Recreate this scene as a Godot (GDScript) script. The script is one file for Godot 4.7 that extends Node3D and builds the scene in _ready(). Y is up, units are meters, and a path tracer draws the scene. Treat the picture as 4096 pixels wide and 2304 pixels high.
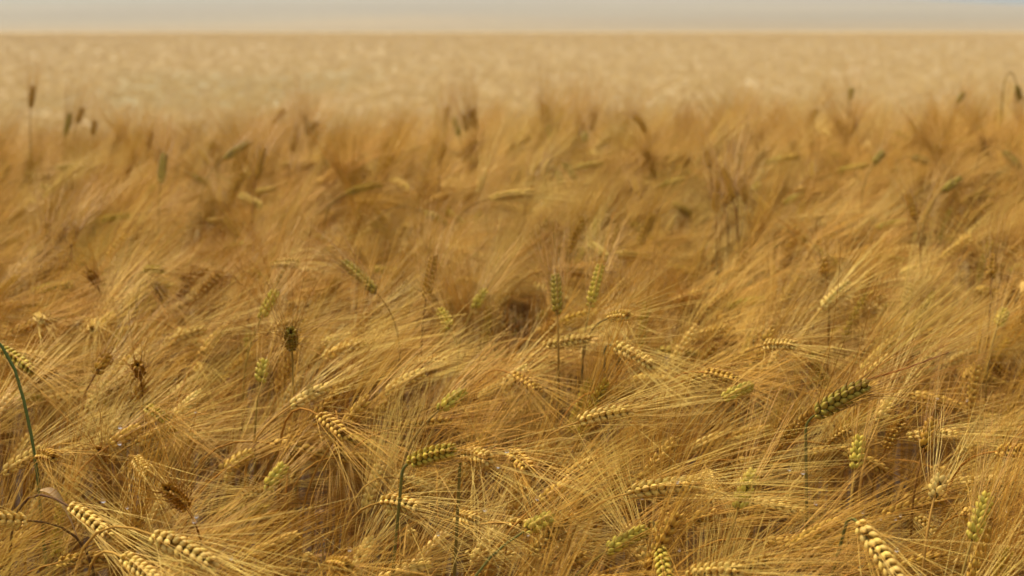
extends Node3D
# A ripe barley field after rain: camera and light first, then the land, the standing crop, single plants, raindrops.

const FOCAL := 69.77                 # mm on a 24 mm high frame
const EYE := Vector3(0, 1.40, 0)
const PITCH := -8.7
const PX := 6700.0                   # focal length in pixels of the 4096-wide photograph
const CANOPY := 0.78                 # height of the ears above the soil

var rng := RandomNumberGenerator.new()
var noise := FastNoiseLite.new()
var cam_basis: Basis
var M := {}
var plants_named := 0
var awn_points := PackedVector3Array()
var keep_clear: Array = []           # [ear middle, radius]: sight lines to the big ears that no other ear stands in

# ---------------------------------------------------------------- mesh helpers
class Shape:
	var v := PackedVector3Array()
	var n := PackedVector3Array()
	var c := PackedColorArray()
	var i := PackedInt32Array()

	func mesh(m: Material, into: ArrayMesh = null) -> ArrayMesh:
		var out := into if into else ArrayMesh.new()
		if v.is_empty():
			return out
		var a := []
		a.resize(Mesh.ARRAY_MAX)
		a[Mesh.ARRAY_VERTEX] = v
		a[Mesh.ARRAY_NORMAL] = n
		a[Mesh.ARRAY_COLOR] = c
		a[Mesh.ARRAY_INDEX] = i
		out.add_surface_from_arrays(Mesh.PRIMITIVE_TRIANGLES, a)
		out.surface_set_material(out.get_surface_count() - 1, m)
		return out

	func add(o: Shape, t: Transform3D) -> void:
		var first := v.size()
		for k in o.v.size():
			v.append(t * o.v[k])
			n.append(t.basis * o.n[k])
		c.append_array(o.c)
		for k in o.i:
			i.append(first + k)

	# a tapered tube along pts; one colour per point
	func tube(pts: PackedVector3Array, radii: PackedFloat32Array, cols: PackedColorArray, sides: int) -> void:
		var count := pts.size()
		var first := v.size()
		var t0 := (pts[1] - pts[0]).normalized()
		var u := t0.cross(Vector3.UP if absf(t0.y) < 0.9 else Vector3.RIGHT).normalized()
		for k in count:
			var t := (pts[mini(k + 1, count - 1)] - pts[maxi(k - 1, 0)]).normalized()
			u = (u - t * u.dot(t)).normalized()
			var w := t.cross(u)
			for s in sides:
				var a := TAU * s / sides
				var d := u * cos(a) + w * sin(a)
				v.append(pts[k] + d * radii[k])
				n.append(d)
				c.append(cols[k])
		for k in count - 1:
			for s in sides:
				var p := first + k * sides + s
				var q := first + k * sides + (s + 1) % sides
				i.append_array([p, p + sides, q, q, p + sides, q + sides])

	# a flat blade with a shallow keel; side vectors and half widths per point
	func blade(pts: PackedVector3Array, across: PackedVector3Array, half: PackedFloat32Array, cols: PackedColorArray) -> void:
		var first := v.size()
		var count := pts.size()
		for k in count:
			var t := (pts[mini(k + 1, count - 1)] - pts[maxi(k - 1, 0)]).normalized()
			var up := across[k].cross(t).normalized()
			for s in [-1.0, 0.0, 1.0]:
				v.append(pts[k] + across[k] * half[k] * s - up * half[k] * 0.25 * (1.0 - absf(s)))
				n.append((up + across[k] * s * 0.25).normalized())
				c.append(cols[k])
		for k in count - 1:
			for s in 2:
				var p := first + k * 3 + s
				i.append_array([p, p + 3, p + 1, p + 1, p + 3, p + 4])

	# one barley grain: base at the origin of b, long axis +y, back of the hull to +z
	func grain(t: Transform3D, sides: int, rings: int, length: float, wide: float, thick: float, body: Color, tip: Color) -> void:
		var first := v.size()
		for k in rings + 1:
			var s := float(k) / rings
			var r := pow(sin(PI * pow(0.06 + 0.94 * s, 0.82)), 0.72) if k < rings else 0.0
			var col := body.lerp(tip, smoothstep(0.62, 1.0, s))
			for j in sides:
				var a := TAU * j / sides
				var rib := 1.0 + 0.06 * cos(a * 5.0)
				var local := Vector3(cos(a) * wide * 0.5 * r * rib, s * length, sin(a) * thick * 0.5 * r * rib + 0.10 * length * s * s)
				v.append(t * local)
				var slope := cos(PI * s) * 0.55
				n.append((t.basis * Vector3(cos(a) / wide, -slope / length * 2.0, sin(a) / thick)).normalized())
				c.append(col)
		for k in rings:
			for j in sides:
				var p := first + k * sides + j
				var q := first + k * sides + (j + 1) % sides
				i.append_array([p, q, p + sides, q, q + sides, p + sides])

func rr(a: float, b: float) -> float:
	return rng.randf_range(a, b)

func shade(c: Color, amount: float) -> Color:
	var k := 1.0 + rr(-amount, amount)
	return Color(c.r * k, c.g * k * (1.0 + rr(-0.04, 0.04)), c.b * k * (1.0 + rr(-0.1, 0.1)))

func mat(called: String, rough: float, spec: float, back := Color.BLACK) -> StandardMaterial3D:
	var m := StandardMaterial3D.new()
	m.resource_name = called
	m.vertex_color_use_as_albedo = true
	m.roughness = rough
	m.metallic_specular = spec
	m.cull_mode = BaseMaterial3D.CULL_DISABLED
	if back != Color.BLACK:
		m.backlight_enabled = true
		m.backlight = back
	return m

func tag(o: Node, label: String, category: String, group := "", kind := "") -> void:
	if label: o.set_meta("label", label)
	if category: o.set_meta("category", category)
	if group: o.set_meta("group", group)
	if kind: o.set_meta("kind", kind)

func piece(called: String, m: Mesh, parent: Node, kind := "") -> MeshInstance3D:
	var o := MeshInstance3D.new()
	o.name = called
	o.mesh = m
	if kind: o.set_meta("kind", kind)
	parent.add_child(o, true)
	return o

# ---------------------------------------------------------------- the land
# slope of the land against the distance d in front of the viewer: up to a crest, down to a dip, a second rise, a far hill
const KNOTS := [[-4000.0, 0.0], [-60.0, 0.0], [-20.0, 0.0875], [3.0, 0.0875], [4.6, -0.09], [12.0, -0.08], [30.0, -0.02], [45.0, 0.01], [90.0, 0.03], [130.0, 0.012], [180.0, 0.012], [260.0, 0.02], [600.0, 0.03], [720.0, -0.05], [1600.0, -0.02], [4000.0, 0.0]]
var knot_heights := PackedFloat32Array()

func prepare_land() -> void:
	knot_heights.append(0.0)
	for k in range(1, KNOTS.size()):
		knot_heights.append(knot_heights[k - 1] + (KNOTS[k][0] - KNOTS[k - 1][0]) * (KNOTS[k][1] + KNOTS[k - 1][1]) * 0.5)
	var off := profile(0.0) - 0.053
	for k in knot_heights.size():
		knot_heights[k] -= off

func profile(d: float) -> float:
	for k in range(1, KNOTS.size()):
		if d <= KNOTS[k][0] or k == KNOTS.size() - 1:
			var s: float = d - KNOTS[k - 1][0]
			var a: float = KNOTS[k - 1][1]
			var b: float = KNOTS[k][1]
			return knot_heights[k - 1] + s * a + 0.5 * s * s * (b - a) / (KNOTS[k][0] - KNOTS[k - 1][0])
	return 0.0

func land(x: float, z: float) -> float:
	var d := -z
	var h := profile(d)
	if d > 240.0:
		var far := profile(240.0)
		var f := clampf(1.05 - (x - 158.0) * 0.0066, 0.15, 1.4)
		h = far + (h - far) * f
	h += 0.03 * clampf(x, -3.0, 3.0) * smoothstep(2.0, 4.0, d) * (1.0 - smoothstep(8.0, 20.0, d))
	if d > 20.0:
		h += noise.get_noise_2d(x * 1.2, z * 1.2) * 0.05 * smoothstep(20.0, 60.0, d)
	return h

func canopy(x: float, z: float) -> float:
	return land(x, z) + CANOPY + 0.015 * noise.get_noise_2d(x * 120.0, z * 120.0)

# the point of the crop's top that a sight line of the photograph meets
func on_canopy(px: float, py: float, lift: float) -> Vector3:
	var dir := (cam_basis * Vector3((px - 2048.0) / PX, (1152.0 - py) / PX, -1.0)).normalized()
	var t := 0.9
	while t < 4.25:
		var p := EYE + dir * t
		if p.y <= canopy(p.x, p.z) + lift:
			break
		t += 0.01
	return EYE + dir * t

func sheet(called: String, xs: PackedFloat32Array, zs: PackedFloat32Array, height: Callable, tint: Callable, m: Material) -> MeshInstance3D:
	var st := SurfaceTool.new()
	st.begin(Mesh.PRIMITIVE_TRIANGLES)
	for z in zs:
		for x in xs:
			st.set_color(tint.call(x, z))
			st.set_uv(Vector2(x, z))
			st.add_vertex(Vector3(x, height.call(x, z), z))
	var w := xs.size()
	for k in zs.size() - 1:
		for j in w - 1:
			var p := k * w + j
			for q in [p, p + w, p + 1, p + 1, p + w, p + w + 1]:
				st.add_index(q)
	st.generate_normals()
	st.set_material(m)
	var o := piece(called, st.commit(), self)
	o.set_meta("kind", "structure")
	return o

func spread(a: float, b: float, first_step: float, growth: float) -> PackedFloat32Array:
	var out := PackedFloat32Array([a])
	var s := first_step
	while out[-1] + s < b:
		out.append(out[-1] + s)
		s *= growth
	out.append(b)
	return out

func both_sides(half: PackedFloat32Array) -> PackedFloat32Array:
	var out := PackedFloat32Array()
	for k in range(half.size() - 1, 0, -1):
		out.append(-half[k])
	out.append_array(half)
	return out

# ---------------------------------------------------------------- barley
# look: colours of one plant (linear)
const LOOKS := {
	"gold": {"grain": Color(0.48, 0.295, 0.052), "tip": Color(0.26, 0.12, 0.018), "awn": Color(0.53, 0.308, 0.05), "end": Color(0.46, 0.238, 0.034), "stem": Color(0.30, 0.14, 0.022)},
	"pale": {"grain": Color(0.60, 0.43, 0.115), "tip": Color(0.40, 0.21, 0.035), "awn": Color(0.62, 0.45, 0.12), "end": Color(0.56, 0.38, 0.085), "stem": Color(0.34, 0.19, 0.04)},
	"brown": {"grain": Color(0.33, 0.175, 0.02), "tip": Color(0.19, 0.08, 0.01), "awn": Color(0.42, 0.22, 0.026), "end": Color(0.35, 0.165, 0.017), "stem": Color(0.16, 0.07, 0.012)},  # rusty hull; on the crest ears this brown also paints in backlit shade
	"green": {"grain": Color(0.43, 0.32, 0.045), "tip": Color(0.30, 0.16, 0.022), "awn": Color(0.50, 0.28, 0.044), "end": Color(0.42, 0.20, 0.028), "stem": Color(0.24, 0.15, 0.03)},
	"dark": {"grain": Color(0.29, 0.21, 0.032), "tip": Color(0.15, 0.075, 0.01), "awn": Color(0.36, 0.18, 0.024), "end": Color(0.28, 0.12, 0.014), "stem": Color(0.19, 0.105, 0.02)},  # olive hull, darkened to paint in the backlit shade of crest ears
}

# the line of a plant in its own plane: x outwards, y up, ear base at the origin; tilt is the ear's angle from upright
func stem_line(tilt: float, lean: float, bend: float, down: float) -> PackedVector3Array:
	var pts := PackedVector3Array([Vector3.ZERO])
	var p := Vector3.ZERO
	var s := 0.0
	var step := bend / 7.0
	while s < bend:
		var f := 1.0 - (s + step * 0.5) / bend
		var a := lerpf(lean, tilt, f * f * (3.0 - 2.0 * f))
		p -= Vector3(sin(a), cos(a), 0) * step
		s += step
		pts.append(p)
	var rest := (p.y + down) / maxf(cos(lean), 0.5)
	var stations := 5
	for k in stations:
		p -= Vector3(sin(lean), cos(lean), 0) * rest / stations
		pts.append(p)
	pts.reverse()
	return pts

# everything above the soil in the plant's own frame; returns the shapes {stem, leaf, axis, grains, awns} and where each grain sits
func grow(look: Dictionary, tilt: float, ear_length: float, down: float, opt := {}) -> Dictionary:
	var out := {"stem": Shape.new(), "leaf": Shape.new(), "axis": Shape.new(), "grains": Shape.new(), "awns": Shape.new(), "spots": []}
	var lean: float = opt.get("lean", rr(-0.04, 0.09))
	var bend: float = opt.get("bend", 0.05 + 0.11 * clampf(tilt / 1.6, 0.0, 1.2) * rr(0.7, 1.2))
	var line := stem_line(tilt, lean, bend, down)
	var radii := PackedFloat32Array()
	var cols := PackedColorArray()
	var sc: Color = opt.get("stem", shade(look.stem, 0.2))
	var straw := Color(0.23, 0.11, 0.022)
	for k in line.size():
		var f := float(k) / (line.size() - 1)
		radii.append(lerpf(0.0018, 0.0010, f))
		cols.append(straw.lerp(sc, smoothstep(0.1, 0.5, f)))
	out.stem.tube(line, radii, cols, opt.get("sides", 6))
	# one or two dry leaves lower down
	for k in int(opt.get("leaves", 1)):
		var at: Vector3 = line[1 + rng.randi() % 3]
		var dir := Vector3.RIGHT.rotated(Vector3.UP, rr(0, TAU))
		var pts := PackedVector3Array()
		var across := PackedVector3Array()
		var half := PackedFloat32Array()
		var lc := PackedColorArray()
		var long := rr(0.10, 0.2)
		var c0 := shade(Color(0.27, 0.14, 0.035), 0.3)
		var p := at
		var a := rr(0.25, 0.5)
		var twist := rr(-1.4, 1.4)
		for q in 7:
			pts.append(p)
			var side := dir.cross(Vector3.UP).rotated(dir, twist * q / 6.0)
			across.append(side.normalized())
			half.append(0.0042 * sin(PI * (0.18 + 0.8 * q / 6.0)))
			lc.append(c0)
			p += (dir * sin(a) + Vector3.UP * cos(a)) * long / 6.0
			a += rr(0.25, 0.55)
		out.leaf.blade(pts, across, half, lc)
	# the ear
	var droop: float = opt.get("droop", 0.22)
	var nodes := int(round(ear_length / 0.0041))
	var axis := PackedVector3Array()
	var dirs := PackedVector3Array()
	var p2 := Vector3.ZERO
	for k in nodes + 1:
		var a2 := tilt + droop * float(k) / nodes
		var d2 := Vector3(sin(a2), cos(a2), 0)
		axis.append(p2)
		dirs.append(d2)
		p2 += d2 * ear_length * 0.93 / nodes
	var ar := PackedFloat32Array()
	var ac := PackedColorArray()
	for k in nodes + 1:
		ar.append(0.0013)
		ac.append(look.tip)
	out.axis.tube(axis, ar, ac, 4)
	var roll: float = opt.get("roll", rr(0, TAU))
	var size: float = 0.87 * opt.get("size", 1.0)
	var spread_most: float = opt.get("spread", 0.34)
	var awn_long: float = opt.get("awn", 0.135)
	var wild: float = opt.get("wild", 0.1)
	var greener: float = opt.get("green_base", 0.0)
	for k in nodes:
		var f := float(k) / nodes
		var d: Vector3 = dirs[k]
		var plump := (0.72 + 0.28 * smoothstep(0.0, 0.15, f)) * (1.0 - 0.38 * smoothstep(0.72, 1.0, f)) * size
		for j in [-1, 0, 1]:
			if j != 0 and rng.randf() < 0.03:
				continue
			var phi: float = roll + PI * (k % 2) + j * 1.02 + rr(-0.07, 0.07)
			var u := Vector3(-d.y, d.x, 0)
			var radial := u * cos(phi) + Vector3(0, 0, 1) * sin(phi)
			var out_tilt := (0.46 + rr(-0.06, 0.08)) * (1.0 - 0.25 * f)
			var g := (d * cos(out_tilt) + radial * sin(out_tilt)).normalized()
			var side := g.cross(radial).normalized()
			var back := side.cross(g)
			var at2: Vector3 = axis[k] + radial * 0.0030 * size
			var t := Transform3D(Basis(side, g, back), at2)
			var long2 := 0.0108 * plump * rr(0.94, 1.06)
			var body := shade(look.grain, 0.13)
			if greener > 0.0:
				body = body.lerp(Color(0.28, 0.27, 0.04), greener * (1.0 - f) * rr(0.4, 1.0))
			out.spots.append([t, long2, plump * rr(0.93, 1.05)])
			out.grains.grain(t, 6, 5, long2, 0.0066 * plump, 0.0055 * plump, body, look.tip)
			if rng.randf() < float(opt.get("bare", 0.10)):
				continue
			# the awn grows from the grain's tip
			var from: Vector3 = t * Vector3(0, long2 * 0.94, 0.095 * long2)
			var open := rr(0.03, spread_most) * (1.0 - 0.45 * f)
			if rng.randf() < wild:
				open = rr(0.35, 0.95)
			var swing := radial.rotated(d, rr(-0.5, 0.5))
			var ad := (d * cos(open) + swing * sin(open)).normalized()
			var first_dir := (g + ad * 0.8).normalized()
			var long3 := awn_long * rr(0.72, 1.12) * (1.0 - 0.18 * f)
			var curl := Vector3(rr(-1, 1), rr(-1, 1) - 0.5, rr(-1, 1)) * 0.09
			if rng.randf() < 0.12: curl *= 3.0
			var pts2 := PackedVector3Array([from])
			var w := from
			var segs := 4
			var dd := first_dir
			for q in segs:
				var s := float(q + 1) / segs
				dd = (first_dir.lerp(ad, minf(1.0, s * 2.2)) + curl * s * s * 1.6).normalized()
				w += dd * long3 / segs
				pts2.append(w)
			var ar2 := PackedFloat32Array()
			var ac2 := PackedColorArray()
			var c1 := shade(look.awn, 0.2)
			var c2 := shade(look.end, 0.25)
			var kind := rng.randf()
			if kind < 0.22:
				c1 = c1.lerp(Color(0.37, 0.17, 0.022), 0.45)
				c2 = c2.lerp(Color(0.32, 0.13, 0.016), 0.45)
			elif kind > 0.82:
				c1 = c1.lerp(Color(0.62, 0.43, 0.13), 0.45)
				c2 = c2.lerp(Color(0.58, 0.38, 0.10), 0.45)
			for q in segs + 1:
				var s2 := float(q) / segs
				ar2.append(lerpf(0.00033, 0.00012, pow(s2, 0.8)))
				ac2.append(look.tip.lerp(c1, smoothstep(0.0, 0.12, s2)).lerp(c2, s2))
			out.awns.tube(pts2, ar2, ac2, 3)
	return out

# one plant set by its ear: base point, ear vector; a thing with stem, leaf, ear (> grain) and awns
func plant(base: Vector3, ear: Vector3, look_name: String, label: String, group: String, split: bool, opt := {}) -> Node3D:
	var flat := Vector3(ear.x, 0, ear.z)
	if flat.length() < 0.004:
		flat = Vector3(0.004, 0, 0.001)
	var yaw := atan2(-flat.z, flat.x)
	var tilt := atan2(flat.length(), ear.y)
	var down: float = base.y - land(base.x, base.z)
	opt["droop"] = opt.get("droop", 0.2)
	var g := grow(LOOKS[look_name], tilt - 0.4 * opt.droop, ear.length(), down, opt)
	var o := Node3D.new()
	plants_named += 1
	o.name = "barley_plant" if plants_named == 1 else "barley_plant_%03d" % (plants_named - 1)
	add_child(o)
	o.position = base
	o.rotation.y = yaw
	tag(o, label, "barley", group)
	piece("stem", g.stem.mesh(M.stem), o)
	if g.leaf.v.size():
		piece("leaf", g.leaf.mesh(M.leaf), o)
	var e := piece("ear", g.axis.mesh(M.stem), o)
	if split:
		var tones: Array = grain_meshes[look_name]
		for s in g.spots:
			var q := piece("grain", tones[rng.randi() % tones.size()], e)
			var t: Transform3D = s[0]
			q.transform = Transform3D(t.basis.scaled_local(Vector3(s[2], s[1] / 0.0108, s[2])), t.origin)
	else:
		piece("grains", g.grains.mesh(M.grain), e, "stuff")
	piece("awns", g.awns.mesh(M.awn), o, "stuff")
	if split:
		var at := o.transform
		for k in range(0, g.awns.v.size() / 15):
			if (k * 7) % 3 == 0:
				for q in [3, 6, 9]:
					awn_points.append(at * g.awns.v[k * 15 + q])
	return o

var grain_meshes := {}

# heroes: [base x, base y, tip x, tip y (pixels of the photograph), towards viewer +1 / away -1, look, lift, ear length, label, options]
func heroes() -> Array:
	return [
		# sharp ears close by
		[610, 2140, 912, 2232, 1, "pale", 0.035, 0.078, "plump pale ear nodding low over another ear, long awns fanned out sideways", {"spread": 0.42, "size": 1.15, "awn": 0.16, "clear": 0.055}],
		[493, 2232, 705, 2300, 1, "pale", 0.02, 0.07, "pale ear drooping just beneath a plump ear with fanned awns", {"size": 1.1, "clear": 0.05}],
		[276, 2026, 500, 2128, 1, "pale", 0.02, 0.07, "golden ear drooping from a thin dark bent stem", {"stem": Color(0.10, 0.05, 0.02)}],
		[109, 2082, -70, 2050, 1, "pale", 0.0, 0.07, "arched pale ear with raindrops, on a thin brown stem bent the other way", {"stem": Color(0.11, 0.06, 0.02), "size": 1.05}],
		[545, 1838, 640, 1880, 1, "pale", 0.0, 0.065, "short stubby cream ear pointing out of the crop beside brown upright awns", {"spread": 0.5}],
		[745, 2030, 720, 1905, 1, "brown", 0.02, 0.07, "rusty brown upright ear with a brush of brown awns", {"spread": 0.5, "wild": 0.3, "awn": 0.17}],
		[440, 1780, 551, 1711, -1, "gold", -0.01, 0.06, "tawny ear rising aslant with a raindrop at its base", {}],
		[159, 1824, 276, 1806, 1, "gold", -0.01, 0.06, "small tawny ear lying level behind a tall green stem", {}],
		[900, 1878, 997, 1815, -1, "gold", -0.04, 0.06, "tawny ear half sunk between awns, rising aslant", {}],
		[1278, 1664, 1399, 1732, 1, "gold", 0.02, 0.055, "short tan ear with neat stacked grains drooping out of straw awns", {"size": 1.1, "spread": 0.4}],
		[1160, 1628, 1310, 1545, -1, "pale", 0.0, 0.07, "blurred yellow ear rising aslant above a short tan ear", {"green_base": 0.3}],
		[1065, 1955, 1130, 1865, -1, "green", -0.05, 0.06, "greenish ear deep among crossing awns", {}],
		[590, 1634, 700, 1660, 1, "green", -0.01, 0.06, "pale greenish ear with a thick sheaf of light awns", {"awn": 0.16, "spread": 0.3}],
		[1312, 2262, 1425, 2215, 1, "gold", 0.0, 0.06, "stubby orange-gold ear facing out of the crop with raindrop", {"spread": 0.6}],
		[1641, 1852, 1830, 1775, 1, "green", 0.06, 0.06, "yellow-green ear on a tall dark green stem, touching a spotted ear", {"stem": Color(0.11, 0.11, 0.028), "size": 1.1, "bend": 0.02, "green_base": 0.7, "lean": 0.14, "wild": 0.35, "roll": 0.4}],
		[1862, 1822, 1962, 1812, 1, "pale", 0.07, 0.055, "stubby cream ear with dark spots on a speckled green stem, awns spread like a star", {"stem": Color(0.13, 0.12, 0.03), "size": 1.1, "spread": 1.0, "wild": 0.5, "bend": 0.022, "green_base": 0.5, "lean": 0.14}],
		[2045, 1815, 2120, 1862, 1, "gold", 0.03, 0.055, "star-shaped tan ear seen end on, awns hanging down in a fan", {"spread": 0.9, "size": 1.15}],
		[1524, 2010, 1704, 2012, 1, "pale", 0.01, 0.06, "arched pale ear crossed by a dark green stem", {"green_base": 0.4, "droop": 0.6}],
		[1826, 2072, 1911, 2055, 1, "pale", -0.01, 0.05, "small cream ear low beside a speckled green stem", {}],
		[2096, 2126, 2213, 2077, -1, "green", 0.0, 0.058, "short green-tinged ear rising aslant on a thin green stem", {"stem": Color(0.13, 0.12, 0.03), "green_base": 0.6}],
		[2160, 2010, 2287, 1939, -1, "gold", -0.02, 0.06, "tan ear lying aslant behind fine reddish awns", {}],
		[2520, 1972, 2800, 1905, 1, "pale", 0.02, 0.075, "large bright yellow ear lying level with a broad sheaf of glossy awns", {"size": 1.15, "awn": 0.17, "spread": 0.36, "clear": 0.05}],
		[1757, 1640, 1858, 1568, -1, "green", 0.01, 0.055, "green ear rising aslant above a yellow-green ear", {"green_base": 0.8}],
		[2314, 1688, 2536, 1626, 1, "pale", 0.02, 0.065, "long tan ear lying nearly level, grains in even rows", {"size": 1.1, "spread": 0.3}],
		[2640, 2190, 2650, 2330, 1, "green", -0.01, 0.06, "yellow-green ear hanging straight down", {"green_base": 0.3}],
		[2425, 2206, 2605, 2130, -1, "green", -0.03, 0.06, "dull greenish ear half hidden under brown awns", {}],
		[2889, 1596, 3032, 1545, -1, "green", 0.02, 0.055, "yellow ear with raised grains rising aslant beside a dark green-bellied ear", {"green_base": 0.3}],
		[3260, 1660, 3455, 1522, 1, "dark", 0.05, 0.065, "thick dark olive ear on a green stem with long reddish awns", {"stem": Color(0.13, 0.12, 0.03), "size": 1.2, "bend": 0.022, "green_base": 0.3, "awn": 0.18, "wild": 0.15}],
		[3420, 1878, 3462, 1748, -1, "green", -0.02, 0.06, "soft yellow-green ear standing steeply below another yellow ear", {}],
		[3515, 1686, 3589, 1585, -1, "pale", 0.0, 0.06, "blurred yellow ear standing steeply above a yellow-green ear", {}],
		[2953, 2036, 3030, 1893, -1, "green", 0.02, 0.07, "slim yellow-green ear standing steeply between two awn sheaves", {"green_base": 0.5}],
		[3435, 2096, 3562, 2318, 1, "pale", 0.03, 0.078, "large pale ear hanging head down, awns radiating with raindrops", {"stem": Color(0.12, 0.12, 0.03), "clear": 0.05, "size": 1.15, "spread": 0.62, "awn": 0.18, "wild": 0.25, "bend": 0.025, "lean": 0.35}],
		[2760, 2300, 2940, 2244, 1, "pale", 0.0, 0.06, "plump yellow ear with large smooth grains lying low", {"size": 1.15}],
		[3886, 2164, 4003, 1981, -1, "green", 0.0, 0.07, "long soft green-yellow ear standing aslant", {}],
		[3737, 1990, 3785, 1920, -1, "pale", 0.0, 0.055, "small yellow ear tip poking up through slanting awns", {}],
		[3695, 1800, 3759, 1684, -1, "brown", 0.0, 0.06, "brown upright ear with a yellow tip among slanting awns", {}],
		[3990, 1806, 4092, 1788, 1, "gold", 0.0, 0.055, "golden ear lying level above slanting awns", {}],
		[3154, 2195, 3398, 2093, -1, "gold", -0.04, 0.065, "long tawny ear under a thick sheaf of awns", {}],
		[3059, 1382, 3154, 1372, 1, "pale", 0.02, 0.06, "pale spiky ear end on above a straw-coloured stem", {"spread": 0.9}],
		[2820, 1490, 2942, 1512, 1, "gold", 0.0, 0.058, "blurred tan ear drooping slightly beside a spiky pale ear", {}],
		[2457, 1384, 2605, 1460, 1, "pale", 0.035, 0.065, "yellow ear with rows of pointed grains nodding from a brown stem", {"size": 1.15, "green_base": 0.4, "stem": Color(0.13, 0.10, 0.035), "bend": 0.025}],
		[2055, 1500, 2160, 1556, 1, "gold", 0.0, 0.055, "tan ear drooping with awns fanned beyond it", {"spread": 0.5}],
		[2176, 1386, 2372, 1346, 1, "pale", 0.0, 0.07, "blurred pale ear lying level deep in the awns", {}],
		[0, 1396, 182, 1484, 1, "green", 0.03, 0.07, "yellow-green ear sloping down beside a tall green stem", {"size": 1.1, "green_base": 0.5}],
		[1168, 1398, 1190, 1310, 1, "dark", 0.05, 0.06, "dark broken-looking ear on a straight stem, awns spiking out all round", {"spread": 1.2, "wild": 0.6, "stem": Color(0.20, 0.15, 0.04)}],
		[1040, 1532, 1046, 1440, -1, "green", -0.01, 0.06, "upright greenish ear behind bright crossing awns", {}],
		[380, 1500, 420, 1420, -1, "brown", 0.0, 0.06, "rusty ear tangled with upright brown awns", {"wild": 0.2}],
		[560, 1500, 590, 1445, 1, "brown", 0.0, 0.055, "rusty ear beside pale crossing awns", {"wild": 0.2}],
		# softer ears farther up the field
		[3281, 1242, 3430, 1118, -1, "pale", 0.03, 0.07, "yellow ear with a dark tip rising aslant above smooth awns", {}],
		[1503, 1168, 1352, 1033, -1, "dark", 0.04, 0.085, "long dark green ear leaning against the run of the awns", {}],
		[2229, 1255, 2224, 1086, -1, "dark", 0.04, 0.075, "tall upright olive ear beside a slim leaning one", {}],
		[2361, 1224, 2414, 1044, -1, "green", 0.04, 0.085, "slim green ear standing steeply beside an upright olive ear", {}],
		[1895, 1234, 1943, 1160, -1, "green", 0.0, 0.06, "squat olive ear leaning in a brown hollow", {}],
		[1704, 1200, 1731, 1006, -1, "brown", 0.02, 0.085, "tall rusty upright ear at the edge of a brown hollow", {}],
		[2436, 1272, 2508, 1256, 1, "pale", 0.05, 0.055, "pale clenched ear end on with a shrivelled leaf across it", {"spread": 1.0, "wild": 0.4, "stem": Color(0.16, 0.12, 0.04)}],
		[1800, 1312, 1757, 1234, -1, "green", 0.0, 0.06, "forked olive ear low in a brown hollow", {}],
		[1087, 1062, 1219, 1049, 1, "pale", 0.02, 0.065, "cream ear lying level over smooth awns", {}],
		[583, 1083, 678, 1081, 1, "green", 0.02, 0.055, "yellow-green ear lying level with awns raised behind", {}],
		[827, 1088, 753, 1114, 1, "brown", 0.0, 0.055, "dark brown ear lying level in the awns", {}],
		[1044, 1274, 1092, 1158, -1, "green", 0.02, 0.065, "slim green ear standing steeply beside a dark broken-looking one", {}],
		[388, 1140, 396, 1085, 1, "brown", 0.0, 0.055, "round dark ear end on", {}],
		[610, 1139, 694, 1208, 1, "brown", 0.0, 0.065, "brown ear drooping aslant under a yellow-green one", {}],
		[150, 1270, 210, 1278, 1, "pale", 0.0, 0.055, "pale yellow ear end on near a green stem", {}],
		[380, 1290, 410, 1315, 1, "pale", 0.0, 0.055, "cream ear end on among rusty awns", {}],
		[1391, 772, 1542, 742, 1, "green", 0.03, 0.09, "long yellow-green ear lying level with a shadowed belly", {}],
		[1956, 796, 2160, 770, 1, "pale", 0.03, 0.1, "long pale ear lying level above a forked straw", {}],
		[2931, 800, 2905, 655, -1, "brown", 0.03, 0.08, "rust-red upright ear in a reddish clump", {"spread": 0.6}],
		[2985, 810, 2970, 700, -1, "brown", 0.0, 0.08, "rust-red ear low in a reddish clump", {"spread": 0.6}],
		# upright ears along the crest
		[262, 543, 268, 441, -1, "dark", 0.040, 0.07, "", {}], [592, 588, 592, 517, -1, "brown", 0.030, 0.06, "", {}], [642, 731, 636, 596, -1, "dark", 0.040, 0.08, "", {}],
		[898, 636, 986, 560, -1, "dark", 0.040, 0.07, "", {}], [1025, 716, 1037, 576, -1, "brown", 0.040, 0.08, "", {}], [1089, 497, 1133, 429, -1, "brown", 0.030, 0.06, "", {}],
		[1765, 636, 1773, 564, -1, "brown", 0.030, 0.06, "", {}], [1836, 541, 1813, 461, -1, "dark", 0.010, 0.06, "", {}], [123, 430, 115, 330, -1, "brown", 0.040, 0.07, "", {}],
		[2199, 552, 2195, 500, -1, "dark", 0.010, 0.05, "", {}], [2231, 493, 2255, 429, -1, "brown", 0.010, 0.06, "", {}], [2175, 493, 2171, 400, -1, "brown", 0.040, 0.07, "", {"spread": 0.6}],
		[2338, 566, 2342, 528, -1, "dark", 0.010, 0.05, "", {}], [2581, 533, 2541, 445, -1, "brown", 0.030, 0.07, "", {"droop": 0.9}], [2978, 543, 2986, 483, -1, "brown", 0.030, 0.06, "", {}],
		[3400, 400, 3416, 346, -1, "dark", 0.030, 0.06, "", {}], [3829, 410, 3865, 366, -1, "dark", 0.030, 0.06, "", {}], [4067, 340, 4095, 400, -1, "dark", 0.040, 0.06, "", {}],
		[2231, 690, 2239, 738, 1, "dark", 0.010, 0.06, "", {}], [2255, 655, 2300, 722, 1, "dark", 0.010, 0.07, "", {}], [3495, 655, 3546, 600, -1, "dark", 0.030, 0.06, "", {}],
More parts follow.
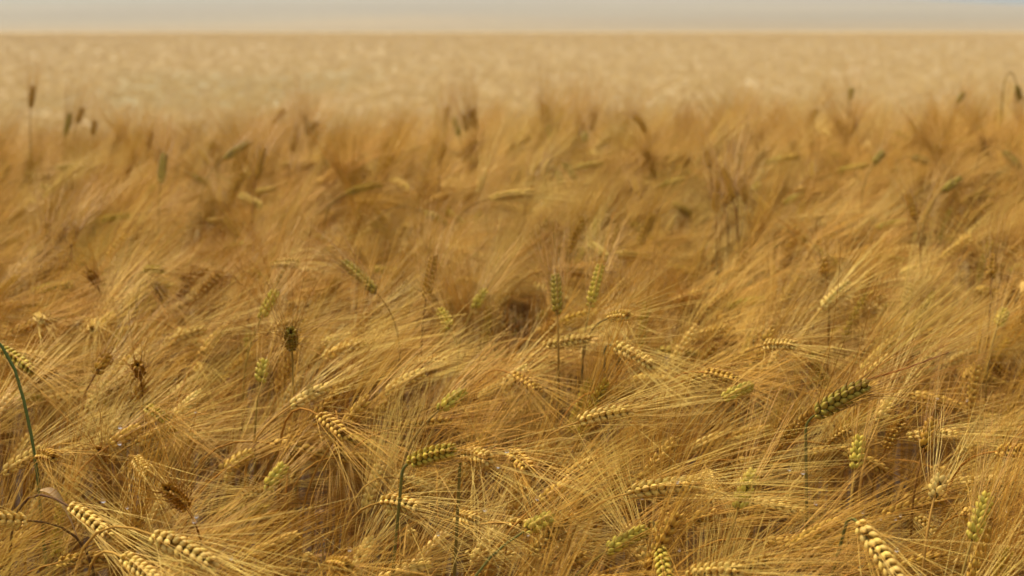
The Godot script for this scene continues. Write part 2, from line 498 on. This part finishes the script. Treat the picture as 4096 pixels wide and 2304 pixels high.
		[3749, 606, 3757, 570, -1, "brown", 0.010, 0.06, "", {}], [3650, 630, 3690, 656, 1, "dark", 0.010, 0.06, "", {}], [4014, 606, 4044, 680, 1, "dark", 0.030, 0.07, "", {}],
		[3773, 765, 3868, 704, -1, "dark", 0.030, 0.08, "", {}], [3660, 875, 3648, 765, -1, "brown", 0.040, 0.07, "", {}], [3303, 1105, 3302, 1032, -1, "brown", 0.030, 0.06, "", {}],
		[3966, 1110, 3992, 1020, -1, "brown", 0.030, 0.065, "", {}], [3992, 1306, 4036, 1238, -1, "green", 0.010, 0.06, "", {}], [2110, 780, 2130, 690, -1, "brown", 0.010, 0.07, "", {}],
	]

func build_heroes() -> void:
	var shared := {"dark": "blurred upright olive-brown ear above pale crop near the crest, backlit shade painted in", "brown": "blurred upright rusty brown ear above pale crop near the crest, backlit shade painted in", "green": "blurred greenish ear leaning out of smooth awns up the field"}
	var list := heroes()
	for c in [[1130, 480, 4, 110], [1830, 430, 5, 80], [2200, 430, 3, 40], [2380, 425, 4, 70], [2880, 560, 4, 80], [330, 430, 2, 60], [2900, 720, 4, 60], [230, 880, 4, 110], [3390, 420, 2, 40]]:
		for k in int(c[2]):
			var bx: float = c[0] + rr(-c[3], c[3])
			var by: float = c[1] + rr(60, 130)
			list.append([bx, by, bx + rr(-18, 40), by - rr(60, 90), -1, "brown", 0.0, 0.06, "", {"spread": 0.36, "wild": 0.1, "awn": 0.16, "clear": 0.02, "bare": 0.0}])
	for h in list:
		var base := on_canopy(h[0], h[1], h[6] + 0.02)
		var depth := (cam_basis.inverse() * (base - EYE)).z * -1.0
		var across := Vector3(h[2] - h[0], h[1] - h[3], 0) / PX * depth
		var long: float = maxf(h[7], across.length() * 1.02)
		if h[4] < 0:
			long = minf(long, maxf(across.length() * 1.25, 0.03))
		var rest := sqrt(maxf(long * long - across.length_squared(), 0.0))
		var ear := cam_basis * Vector3(across.x, across.y, rest * h[4])
		var near: bool = h[1] > 1370
		var opt: Dictionary = h[9]
		if not opt.has("leaves"): opt["leaves"] = 1
		var label: String = h[8] if h[8] else shared[h[5]]
		plant(base, ear, h[5], label, "" if h[8] else "ears standing above the crop up the field", near, opt)
		keep_clear.append([base + ear * 0.5, opt.get("clear", 0.035 if near else 0.04), 0.6 if near else 0.9])
		if opt.has("stem") and near:
			for k in (5 if opt.get("lean", 0.0) > 0.1 else 2):
				keep_clear.append([base - Vector3(0.004 * k, 0.03 + 0.03 * k, 0), 0.04, 0.8])

# ---------------------------------------------------------------- the standing crop
func build_crop() -> void:
	var variants := []               # {tilt, parts, joined}
	var names := ["gold", "gold", "gold", "gold", "pale", "pale", "green"]
	var tilts := [10.0, 22.0, 38.0, 52.0, 64.0, 74.0, 84.0, 92.0, 100.0, 110.0, 122.0, 136.0]
	for tilt in tilts:
		for k in 2:
			var look_name: String = names[rng.randi() % names.size()]
			if tilt < 30.0: look_name = "green" if k == 0 else "gold"
			var g := grow(LOOKS[look_name], deg_to_rad(tilt), rr(0.055, 0.078), CANOPY - 0.03, {"bare": 0.05, "sides": 4, "spread": rr(0.24, 0.42), "awn": rr(0.125, 0.16), "wild": rr(0.05, 0.14), "size": rr(0.9, 1.04), "leaves": 1 if k == 0 and int(tilt) % 4 == 0 else 0})
			var stalk := ArrayMesh.new()
			g.stem.mesh(M.stem, stalk)
			g.leaf.mesh(M.leaf, stalk)
			var joined := ArrayMesh.new()
			g.grains.mesh(M.grain, joined)
			g.awns.mesh(M.awn, joined)
			variants.append({"tilt": tilt, "joined": joined, "stalk": stalk, "stem": g.stem.mesh(M.stem), "leaf": g.leaf.mesh(M.leaf), "ear": g.axis.mesh(M.stem), "grains": g.grains.mesh(M.grain), "awns": g.awns.mesh(M.awn), "look": look_name, "spots": []})
	# clumps of six plants for the crop farther up, so that the path tracer meets fewer, larger pieces
	var clumps := []
	for k in 30:
		var stalk := [Shape.new(), Shape.new()]
		var head := [Shape.new(), Shape.new()]
		var members := []
		for j in 6:
			var upright := rng.randf() < 0.10
			var want := rr(6, 30) if upright else clampf(rng.randfn(62.0, 24.0), 18.0, 136.0)
			var low := rr(-0.125, -0.005)
			var look_name: String = names[rng.randi() % names.size()]
			var g := grow(LOOKS[look_name], deg_to_rad(want), rr(0.055, 0.078), CANOPY + low, {"bare": 0.05, "sides": 3, "spread": rr(0.24, 0.42), "awn": rr(0.125, 0.16), "wild": rr(0.05, 0.14), "size": rr(0.9, 1.04), "leaves": 1 if j == 0 and k % 2 == 0 else 0})
			var turn := rng.randfn(0.0, 0.6)
			if rng.randf() < 0.22: turn = rr(-PI, PI)
			var a := TAU * j / 5.0 + rr(-0.4, 0.4)
			var r := rr(0.045, 0.08) if j < 5 else rr(0.0, 0.02)
			var t := Transform3D(Basis(Vector3.UP, turn), Vector3(cos(a) * r, low, sin(a) * r))
			members.append([t.origin, want, turn])
			stalk[0].add(g.stem, t)
			stalk[1].add(g.leaf, t)
			head[0].add(g.grains, t)
			head[1].add(g.awns, t)
		var sm := ArrayMesh.new()
		stalk[0].mesh(M.stem, sm)
		stalk[1].mesh(M.leaf, sm)
		var hm := ArrayMesh.new()
		head[0].mesh(M.grain, hm)
		head[1].mesh(M.awn, hm)
		clumps.append({"stalks": sm, "heads": hm, "members": members, "at": []})
	var all := []
	var pitch := 0.142
	var far := 2.32
	while far < 7.6:
		var wide := 0.36 * far + 0.30
		var cx := -wide
		while cx < wide:
			var px := cx + rr(-0.35, 0.35) * pitch
			var pz := -(far + rr(-0.35, 0.35) * pitch)
			cx += pitch
			if far > 5.0 and rng.randf() < 0.5:
				continue
			var top := canopy(px, pz) + 0.03 * noise.get_noise_2d(px * 260.0 + 500.0, pz * 260.0) + rr(-0.02, 0.01)
			var bearing := 0.25 + noise.get_noise_2d(px * 70.0, pz * 70.0) + rr(-0.25, 0.25)
			var which: Dictionary = clumps[rng.randi() % clumps.size()]
			var t := Transform3D(Basis(Vector3.UP, bearing).scaled_local(Vector3.ONE * (top - land(px, pz)) / CANOPY), Vector3(px, top, pz))
			var clear := []
			for m in which.members:
				var b: float = bearing + m[2]
				var at: Vector3 = t * m[0]
				if not blocks(at + Vector3(cos(b), 0, -sin(b)) * 0.03):
					clear.append([at, m[1], b])
			if clear.size() == 6:
				which.at.append(t)
			else:
				all.append_array(clear)
		far += pitch
	var cell := 0.057
	var d := 0.62
	while d < 2.26:
		var half := 0.36 * d + 0.28
		var x := -half
		while x < half:
			var px := x + rr(-0.5, 0.5) * cell
			var pz := -(d + rr(-0.5, 0.5) * cell)
			x += cell
			var top := canopy(px, pz) + rr(-0.125, -0.005) + 0.03 * noise.get_noise_2d(px * 260.0 + 500.0, pz * 260.0)
			var upright := rng.randf() < (0.06 if d < 2.8 else 0.16)
			var want := rr(5, 35) if upright else clampf(rng.randfn(62.0, 24.0), 18.0, 136.0)
			var bearing := 0.25 + 0.5 * noise.get_noise_2d(px * 70.0, pz * 70.0) * 2.0 + rng.randfn(0.0, 0.6)
			if rng.randf() < 0.24: bearing = rr(-PI, PI)
			var at := Vector3(px, top, pz)
			var mid := at + Vector3(cos(bearing), 0, -sin(bearing)) * 0.03
			if blocks(mid):
				continue
			all.append([at, want, bearing])
		d += cell
	# the ones that show largest stand as single plants, the rest as one mass
	var seen := []
	for k in all.size():
		var p: Vector3 = cam_basis.inverse() * (all[k][0] - EYE)
		var sx := p.x / -p.z * PX
		var sy := p.y / -p.z * PX
		if absf(sx) < 2100.0 and sy > -1180.0 and sy < 1152.0:
			seen.append([-p.z, k])
	seen.sort()
	var single := {}
	for k in mini(300 - plants_named, seen.size()):
		single[seen[k][1]] = true
	var placed := []
	for v in variants: placed.append([])
	for k in all.size():
		var best := 0
		var near := 1e9
		for q in variants.size():
			var off: float = absf(variants[q].tilt - all[k][1]) + rng.randf() * 9.0
			if off < near:
				near = off
				best = q
		var at: Vector3 = all[k][0]
		var ground := land(at.x, at.z)
		var tall := (at.y - ground) / (CANOPY - 0.03)
		var b := Basis(Vector3.UP, all[k][2]).scaled_local(Vector3(1, 1, 1) * tall * 1.0)
		if rng.randf() < 0.5:
			b = b.scaled_local(Vector3(1, 1, -1))
		var t := Transform3D(b, at)
		if single.has(k):
			single_plant(variants[best], t)
		else:
			placed[best].append(t)
	var crop := Node3D.new()
	crop.name = "barley_crop"
	tag(crop, "dense mass of ripe golden barley, awns and ears tangled across the field", "crop", "", "stuff")
	add_child(crop)
	for q in variants.size():
		if placed[q].is_empty(): continue
		var tones := PackedColorArray()
		for k in placed[q].size():
			var s := rr(0.78, 1.18)
			tones.append(Color(s * rr(0.97, 1.05), s, s * rr(0.8, 1.25)))
		for half in ["stalks", "heads"]:
			var mm := MultiMesh.new()
			mm.transform_format = MultiMesh.TRANSFORM_3D
			mm.use_colors = true
			mm.mesh = variants[q].stalk if half == "stalks" else variants[q].joined
			mm.instance_count = placed[q].size()
			for k in placed[q].size():
				mm.set_instance_transform(k, placed[q][k])
				mm.set_instance_color(k, tones[k])
			var o := MultiMeshInstance3D.new()
			o.name = half
			o.multimesh = mm
			o.set_meta("kind", "stuff")
			crop.add_child(o, true)
	for w in clumps:
		if w.at.is_empty(): continue
		var tones := PackedColorArray()
		for k in w.at.size():
			var s := rr(0.85, 1.13)
			tones.append(Color(s * rr(0.97, 1.05), s, s * rr(0.82, 1.22)))
		for half in ["stalks", "heads"]:
			var mm := MultiMesh.new()
			mm.transform_format = MultiMesh.TRANSFORM_3D
			mm.use_colors = true
			mm.mesh = w[half]
			mm.instance_count = w.at.size()
			for k in w.at.size():
				mm.set_instance_transform(k, w.at[k])
				mm.set_instance_color(k, tones[k])
			var o := MultiMeshInstance3D.new()
			o.name = half
			o.multimesh = mm
			o.set_meta("kind", "stuff")
			crop.add_child(o, true)
	print("crop: ", all.size(), " plants")

func single_plant(v: Dictionary, t: Transform3D) -> void:
	var o := Node3D.new()
	plants_named += 1
	o.name = "barley_plant_%03d" % (plants_named - 1)
	add_child(o)
	o.transform = t
	var how := "upright" if v.tilt < 30.0 else "slanting" if v.tilt < 70.0 else "level" if v.tilt < 100.0 else "drooping"
	var tone: String = {"gold": "golden", "pale": "straw-pale", "green": "yellow-green"}[v.look]
	tag(o, "%s barley ear, %s, half buried among tangled awns of the sharp front crop" % [tone, how], "barley", "%s %s ears in the front crop" % [tone, how])
	piece("stem", v.stem, o)
	if v.leaf.get_surface_count():
		piece("leaf", v.leaf, o)
	var e := piece("ear", v.ear, o)
	piece("grains", v.grains, e, "stuff")
	piece("awns", v.awns, o, "stuff")

func blocks(p: Vector3) -> bool:
	for k in keep_clear:
		var to: Vector3 = k[0] - EYE
		var far := to.length()
		var dir := to / far
		var along := (p - EYE).dot(dir)
		if along < far + 0.02 and along > far - k[2] and (p - EYE - dir * along).length() < k[1]:
			return true
	return false

# ---------------------------------------------------------------- fields beyond the crest
func grain_texture(a: Color, b: Color, freq: float, seed_: int) -> NoiseTexture2D:
	var n := FastNoiseLite.new()
	n.seed = seed_
	n.frequency = freq
	n.fractal_octaves = 5
	var t := NoiseTexture2D.new()
	t.width = 512
	t.height = 512
	t.seamless = true
	t.noise = n
	var r := Gradient.new()
	r.set_color(0, a)
	r.set_color(1, b)
	t.color_ramp = r
	return t

func build_land() -> void:
	var soil := StandardMaterial3D.new()
	soil.resource_name = "soil"
	soil.albedo_texture = grain_texture(Color(0.22, 0.15, 0.08), Color(0.42, 0.30, 0.17), 0.03, 3)
	soil.uv1_triplanar = true
	soil.uv1_world_triplanar = true
	soil.uv1_scale = Vector3(1.3, 1.3, 1.3)
	soil.roughness = 0.95
	var xs := both_sides(spread(0.0, 3000.0, 0.4, 1.25))
	var zs := PackedFloat32Array()
	for z in spread(-7.9, 3000.0, 0.25, 1.2): zs.append(z)
	var front := spread(8.0, 3200.0, 0.5, 1.06)
	var rows := PackedFloat32Array()
	for k in range(front.size() - 1, -1, -1): rows.append(-front[k])
	rows.append_array(zs)
	sheet("ground", xs, rows, func(x, z): return land(x, z) - (0.0 if z > -9.0 else 0.35 * smoothstep(9.0, 12.0, -z)), func(_x, _z): return Color.WHITE, soil)
	# the crop beyond the crest: a closed surface of straw at the height of the ears
	var straw := StandardMaterial3D.new()
	straw.resource_name = "distant_barley"
	straw.vertex_color_use_as_albedo = true
	straw.albedo_texture = grain_texture(Color(0.88, 0.87, 0.85), Color(1, 1, 1), 0.02, 8)
	straw.uv1_triplanar = true
	straw.uv1_world_triplanar = true
	straw.uv1_scale = Vector3(0.22, 0.22, 0.07)
	straw.roughness = 0.9
	var fx := both_sides(spread(0.0, 160.0, 0.5, 1.09))
	var fz := PackedFloat32Array()
	var near := spread(6.6, 150.0, 0.4, 1.035)
	for k in range(near.size() - 1, -1, -1): fz.append(-near[k])
	var tint := func(x: float, z: float) -> Color:
		var c := Color(0.33, 0.232, 0.094)
		var n := noise.get_noise_2d(x * 6.0, z * 2.5)
		c = c.lerp(Color(0.31, 0.212, 0.083), clampf(n * 0.8, 0, 1))
		c = c.lerp(Color(0.335, 0.25, 0.115), clampf(-n * 0.8, 0, 1))
		# a weedy green streak
		var g := smoothstep(0.25, 0.5, noise.get_noise_2d(x * 5.0 + 90.0, z * 1.2 + 40.0)) * smoothstep(40.0, 46.0, -z) * (1.0 - smoothstep(60.0, 75.0, -z))
		return c.lerp(Color(0.14, 0.14, 0.055), g * 0.5 * (1.0 if x < 4.0 else 0.0))
	var f := sheet("barley_field", fx, fz, func(x, z): return land(x, z) + lerpf(0.02, CANOPY - 0.04, smoothstep(6.6, 9.5, -z)), tint, straw)
	f.set_meta("label", "smooth tan barley field beyond the crest")
	# fields on the hill behind
	var hx := both_sides(spread(0.0, 1500.0, 8.0, 1.06))
	var hz := PackedFloat32Array()
	var far := spread(149.0, 1500.0, 6.0, 1.03)
	for k in range(far.size() - 1, -1, -1): hz.append(-far[k])
	var hill_tint := func(x: float, z: float) -> Color:
		var d := -z
		var c := Color(0.18, 0.14, 0.075)
		var edge := 240.0 + 0.35 * x + 120.0 * noise.get_noise_2d(x * 0.9 + 300.0, 5.0)
		c = Color(0.205, 0.148, 0.066).lerp(c, smoothstep(edge - 25.0, edge + 25.0, d))
		var g := smoothstep(470.0, 490.0, d - x * 0.3) * (1.0 - smoothstep(540.0, 560.0, d - x * 0.3))
		c = c.lerp(Color(0.11, 0.125, 0.065), 0.6 * g)
		var n := noise.get_noise_2d(x * 0.8, z * 0.5)
		return c * (1.0 + 0.2 * n)
	var hm: StandardMaterial3D = straw.duplicate()
	hm.resource_name = "hill_fields"
	hm.uv1_scale = Vector3(0.03, 0.03, 0.01)
	sheet("hill", hx, hz, func(x, z): return land(x, z) + CANOPY - 0.05, hill_tint, hm)
	# a wooded ridge beyond the hill
	var wx := spread(60.0, 1400.0, 14.0, 1.02)
	var wz := PackedFloat32Array()
	for k in 26: wz.append(-1500.0 + k * 22.0)
	var wood := StandardMaterial3D.new()
	wood.resource_name = "wooded_ridge"
	wood.albedo_texture = grain_texture(Color(0.14, 0.19, 0.15), Color(0.26, 0.31, 0.22), 0.05, 11)
	wood.uv1_triplanar = true
	wood.uv1_world_triplanar = true
	wood.uv1_scale = Vector3(0.02, 0.02, 0.02)
	wood.roughness = 1.0
	sheet("wooded_hill", wx, wz, func(x, z): return -10.0 + 62.0 * smoothstep(950.0, 1150.0, -z) * (1.0 - smoothstep(1250.0, 1500.0, -z)) * smoothstep(60.0, 260.0, x) * (1.0 - smoothstep(1000.0, 1400.0, x)) + 5.0 * noise.get_noise_2d(x * 9.0, z * 9.0), func(_x, _z): return Color.WHITE, wood)
	# loose tufts that roughen the distant crop
	var tuft := Shape.new()
	for k in 26:
		var a := rr(0, TAU)
		var root := Vector3(rr(-0.12, 0.12), -0.05, rr(-0.12, 0.12))
		var dir := Vector3(cos(a) * 0.5 + 0.5, rr(0.5, 1.2), sin(a) * 0.5).normalized()
		var long := rr(0.14, 0.26)
		var c := shade(Color(0.47, 0.322, 0.115), 0.12)
		tuft.tube(PackedVector3Array([root, root + dir * long * 0.55, root + (dir + Vector3(0.25, -0.12, 0)).normalized() * long]), PackedFloat32Array([0.006, 0.005, 0.001]), PackedColorArray([c, c, c]), 3)
	var mm := MultiMesh.new()
	mm.transform_format = MultiMesh.TRANSFORM_3D
	mm.use_colors = true
	mm.mesh = tuft.mesh(M.stem)
	var spots := []
	for k in 45000:
		var d := 8.0 + 127.0 * pow(rng.randf(), 0.75)
		var x := rr(-0.36, 0.36) * d
		spots.append(Vector3(x, land(x, -d) + lerpf(0.5, CANOPY - 0.04, smoothstep(7.0, 9.5, d)), -d))
	mm.instance_count = spots.size()
	for k in spots.size():
		mm.set_instance_transform(k, Transform3D(Basis(Vector3.UP, rr(-0.7, 0.9)).scaled(Vector3.ONE * rr(0.6, 0.95)), spots[k]))
		var s := rr(0.88, 1.1)
		mm.set_instance_color(k, Color(s, s, s * rr(0.85, 1.2)))
	var o := MultiMeshInstance3D.new()
	o.name = "distant_barley_crop"
	o.multimesh = mm
	tag(o, "hazy distant barley crop beyond the crest", "crop", "", "stuff")
	add_child(o)

# ---------------------------------------------------------------- small things
func build_small_things() -> void:
	# a tall green stem of another plant, arching down
	var pts := PackedVector3Array()
	var marks := [[-40, 1330], [10, 1390], [60, 1480], [95, 1600], [125, 1740], [150, 1900], [165, 2060]]
	var top := on_canopy(20, 1600, 0.06)
	var depth := (cam_basis.inverse() * (top - EYE)).z
	for m in marks:
		pts.append(EYE + cam_basis * Vector3((m[0] - 2048.0) / PX * -depth, (1152.0 - m[1]) / PX * -depth, depth))
	var last := pts[-1]
	pts.append(Vector3(last.x + 0.02, land(last.x, last.z) + 0.3, last.z))
	pts.append(Vector3(last.x + 0.025, land(last.x, last.z), last.z))
	var radii := PackedFloat32Array()
	var cols := PackedColorArray()
	for k in pts.size():
		radii.append(0.0016)
		cols.append(Color(0.075, 0.10, 0.025))
	var s := Shape.new()
	s.tube(pts, radii, cols, 6)
	tag(piece("green_stem", s.mesh(M.stem), self), "tall bare green stem arching over beside a yellow-green ear", "stem")
	# reddish dead straw beside the dark green stem
	var a := on_canopy(1592, 2020, 0.02)
	var s2 := Shape.new()
	s2.tube(PackedVector3Array([a, a + Vector3(-0.002, -0.1, 0.0), Vector3(a.x - 0.012, land(a.x, a.z), a.z)]), PackedFloat32Array([0.0009, 0.0015, 0.0017]), PackedColorArray([Color(0.24, 0.08, 0.02), Color(0.2, 0.07, 0.02), Color(0.2, 0.08, 0.02)]), 5)
	tag(piece("dead_straw", s2.mesh(M.stem), self), "reddish dead straw standing against a dark green stem", "straw")
	# a long reddish straw beyond the dark olive ear
	var ra := on_canopy(3446, 1524, 0.07)
	var rd := (cam_basis.inverse() * (ra - EYE)).z
	var rb := EYE + cam_basis * Vector3((3795.0 - 2048.0) / PX * -rd, (1152.0 - 1409.0) / PX * -rd, rd)
	var s4 := Shape.new()
	s4.tube(PackedVector3Array([ra, ra.lerp(rb, 0.5) + Vector3(0, -0.002, 0), rb]), PackedFloat32Array([0.0011, 0.0010, 0.0005]), PackedColorArray([Color(0.30, 0.12, 0.025), Color(0.24, 0.08, 0.02), Color(0.16, 0.08, 0.04)]), 5)
	tag(piece("dead_straw_001", s4.mesh(M.stem), self), "long reddish dead straw lying aslant beyond a dark olive ear", "straw")
	# a withered leaf blade hanging aslant
	var b := on_canopy(160, 1960, 0.0)
	var e := on_canopy(330, 2200, -0.03)
	var lp := PackedVector3Array()
	var la := PackedVector3Array()
	var lh := PackedFloat32Array()
	var lc := PackedColorArray()
	for k in 9:
		var f := k / 8.0
		lp.append(b.lerp(e, f) + Vector3(0, 0.02 * sin(PI * f), 0))
		la.append(Vector3(0.6, 0.7, 0.2).normalized().rotated((e - b).normalized(), 0.9 * f))
		lh.append(0.0052 * sin(PI * (0.06 + 0.88 * f)))
		lc.append(shade(Color(0.46, 0.31, 0.16), 0.08))
	var s3 := Shape.new()
	s3.blade(lp, la, lh, lc)
	tag(piece("withered_leaf", s3.mesh(M.leaf), self), "withered pinkish-tan leaf blade hanging aslant above a dark bent stem", "leaf")
	# raindrops on the awns, each on the awn nearest to where the photograph has one
	var drops := [[782, 1621], [471, 1785], [474, 1732], [795, 2087], [822, 2079], [440, 2018], [488, 2031], [551, 2206], [943, 2225], [64, 2066], [32, 2106], [522, 1912], [1384, 1555], [2010, 1799], [2011, 1858], [1955, 2032], [2181, 2129], [1707, 2145], [2711, 1849], [2709, 2198], [2573, 2008], [2512, 2140], [2155, 1994], [1378, 2190], [3169, 1850], [3249, 1931], [3550, 2091], [3573, 2090], [3668, 2082], [3626, 2176], [3922, 2123], [3956, 2151], [3457, 2062], [3664, 2278], [3472, 2298], [3223, 2029], [3893, 1570], [2735, 1939], [2735, 2190], [3753, 1615]]
	var ball := SphereMesh.new()
	ball.radius = 0.0017
	ball.height = 0.0033
	ball.radial_segments = 14
	ball.rings = 8
	ball.material = M.drop
	var inv := cam_basis.inverse()
	var screen := []
	for p in awn_points:
		var q := inv * (p - EYE)
		screen.append(Vector3(2048.0 + q.x / -q.z * PX, 1152.0 - q.y / -q.z * PX, -q.z))
	var count := 0
	for m in drops:
		var best := -1
		var least := 1e9
		for k in screen.size():
			var off: float = Vector2(screen[k].x - m[0], screen[k].y - m[1]).length() + screen[k].z * 30.0
			if off < least:
				least = off
				best = k
		if best < 0: continue
		var o := MeshInstance3D.new()
		o.name = "water_drop" if count == 0 else "water_drop_%03d" % count
		o.mesh = ball
		count += 1
		add_child(o)
		o.position = awn_points[best] - Vector3(0, 0.0008, 0)
		o.scale = Vector3.ONE * rr(0.75, 1.15)
		tag(o, "clear round raindrop clinging to a barley awn", "raindrop", "raindrops on the awns")

func _ready() -> void:
	rng.seed = 20240
	noise.seed = 7
	noise.frequency = 0.01
	noise.fractal_octaves = 3
	# camera
	var cam := Camera3D.new()
	cam.name = "camera"
	cam.position = EYE
	cam.rotation_degrees.x = PITCH
	var lens := CameraAttributesPhysical.new()
	lens.frustum_focal_length = FOCAL
	lens.frustum_near = 0.05
	lens.frustum_far = 6000.0
	lens.frustum_focus_distance = 1.56
	lens.exposure_aperture = 8.6
	cam.attributes = lens
	add_child(cam)
	cam.fov = rad_to_deg(2.0 * atan(1152.0 / PX))
	cam.near = 0.05
	cam.far = 6000.0
	cam.current = true
	cam_basis = Basis(Vector3.RIGHT, deg_to_rad(PITCH))
	# sky and air
	var sky := ProceduralSkyMaterial.new()
	sky.sky_top_color = Color(0.71, 0.71, 0.70)
	sky.sky_horizon_color = Color(0.47, 0.50, 0.53)
	sky.sky_curve = 0.12
	sky.ground_bottom_color = Color(0.40, 0.34, 0.24)
	sky.ground_horizon_color = Color(0.46, 0.50, 0.52)
	var env := Environment.new()
	env.background_mode = Environment.BG_SKY
	env.sky = Sky.new()
	env.sky.sky_material = sky
	env.tonemap_mode = Environment.TONE_MAPPER_LINEAR
	env.tonemap_exposure = 2.15
	env.sdfgi_enabled = true
	env.ssao_enabled = true
	env.ssil_enabled = true
	env.fog_enabled = true
	env.fog_density = 0.0009
	env.fog_light_color = Color(0.76, 0.80, 0.86)
	var we := WorldEnvironment.new()
	we.name = "world"
	we.environment = env
	add_child(we)
	# a veiled sun, high and a little behind the crop
	var sun := DirectionalLight3D.new()
	sun.name = "sun"
	sun.light_color = Color(1.0, 0.94, 0.82)
	sun.light_energy = 1.1
	sun.light_angular_distance = 4.0
	sun.shadow_enabled = true
	add_child(sun)
	sun.look_at_from_position(Vector3(-0.5, 0.95, -0.5), Vector3.ZERO)
	# materials: colours come with the shapes
	M.stem = mat("straw_stem", 0.65, 0.18)
	M.leaf = mat("dry_leaf", 0.6, 0.35)
	M.grain = mat("grain_hull", 0.5, 0.22)
	M.awn = mat("awn", 0.42, 0.25)
	M.drop = StandardMaterial3D.new()
	M.drop.resource_name = "water"
	M.drop.albedo_color = Color(1, 1, 1, 0.0)
	M.drop.roughness = 0.0
	M.drop.refraction_enabled = true
	M.drop.refraction_scale = 0.033
	for look_name in LOOKS:
		var tones := []
		for k in 5:
			var s := Shape.new()
			var body := shade(LOOKS[look_name].grain, 0.14)
			if look_name == "green" or look_name == "dark":
				body = body.lerp(Color(0.28, 0.27, 0.045), 0.10 * k)
			s.grain(Transform3D.IDENTITY, 9, 7, 0.0108, 0.0066, 0.0055, body, LOOKS[look_name].tip)
			tones.append(s.mesh(M.grain))
		grain_meshes[look_name] = tones
	prepare_land()
	build_land()
	build_heroes()
	build_crop()
	build_small_things()
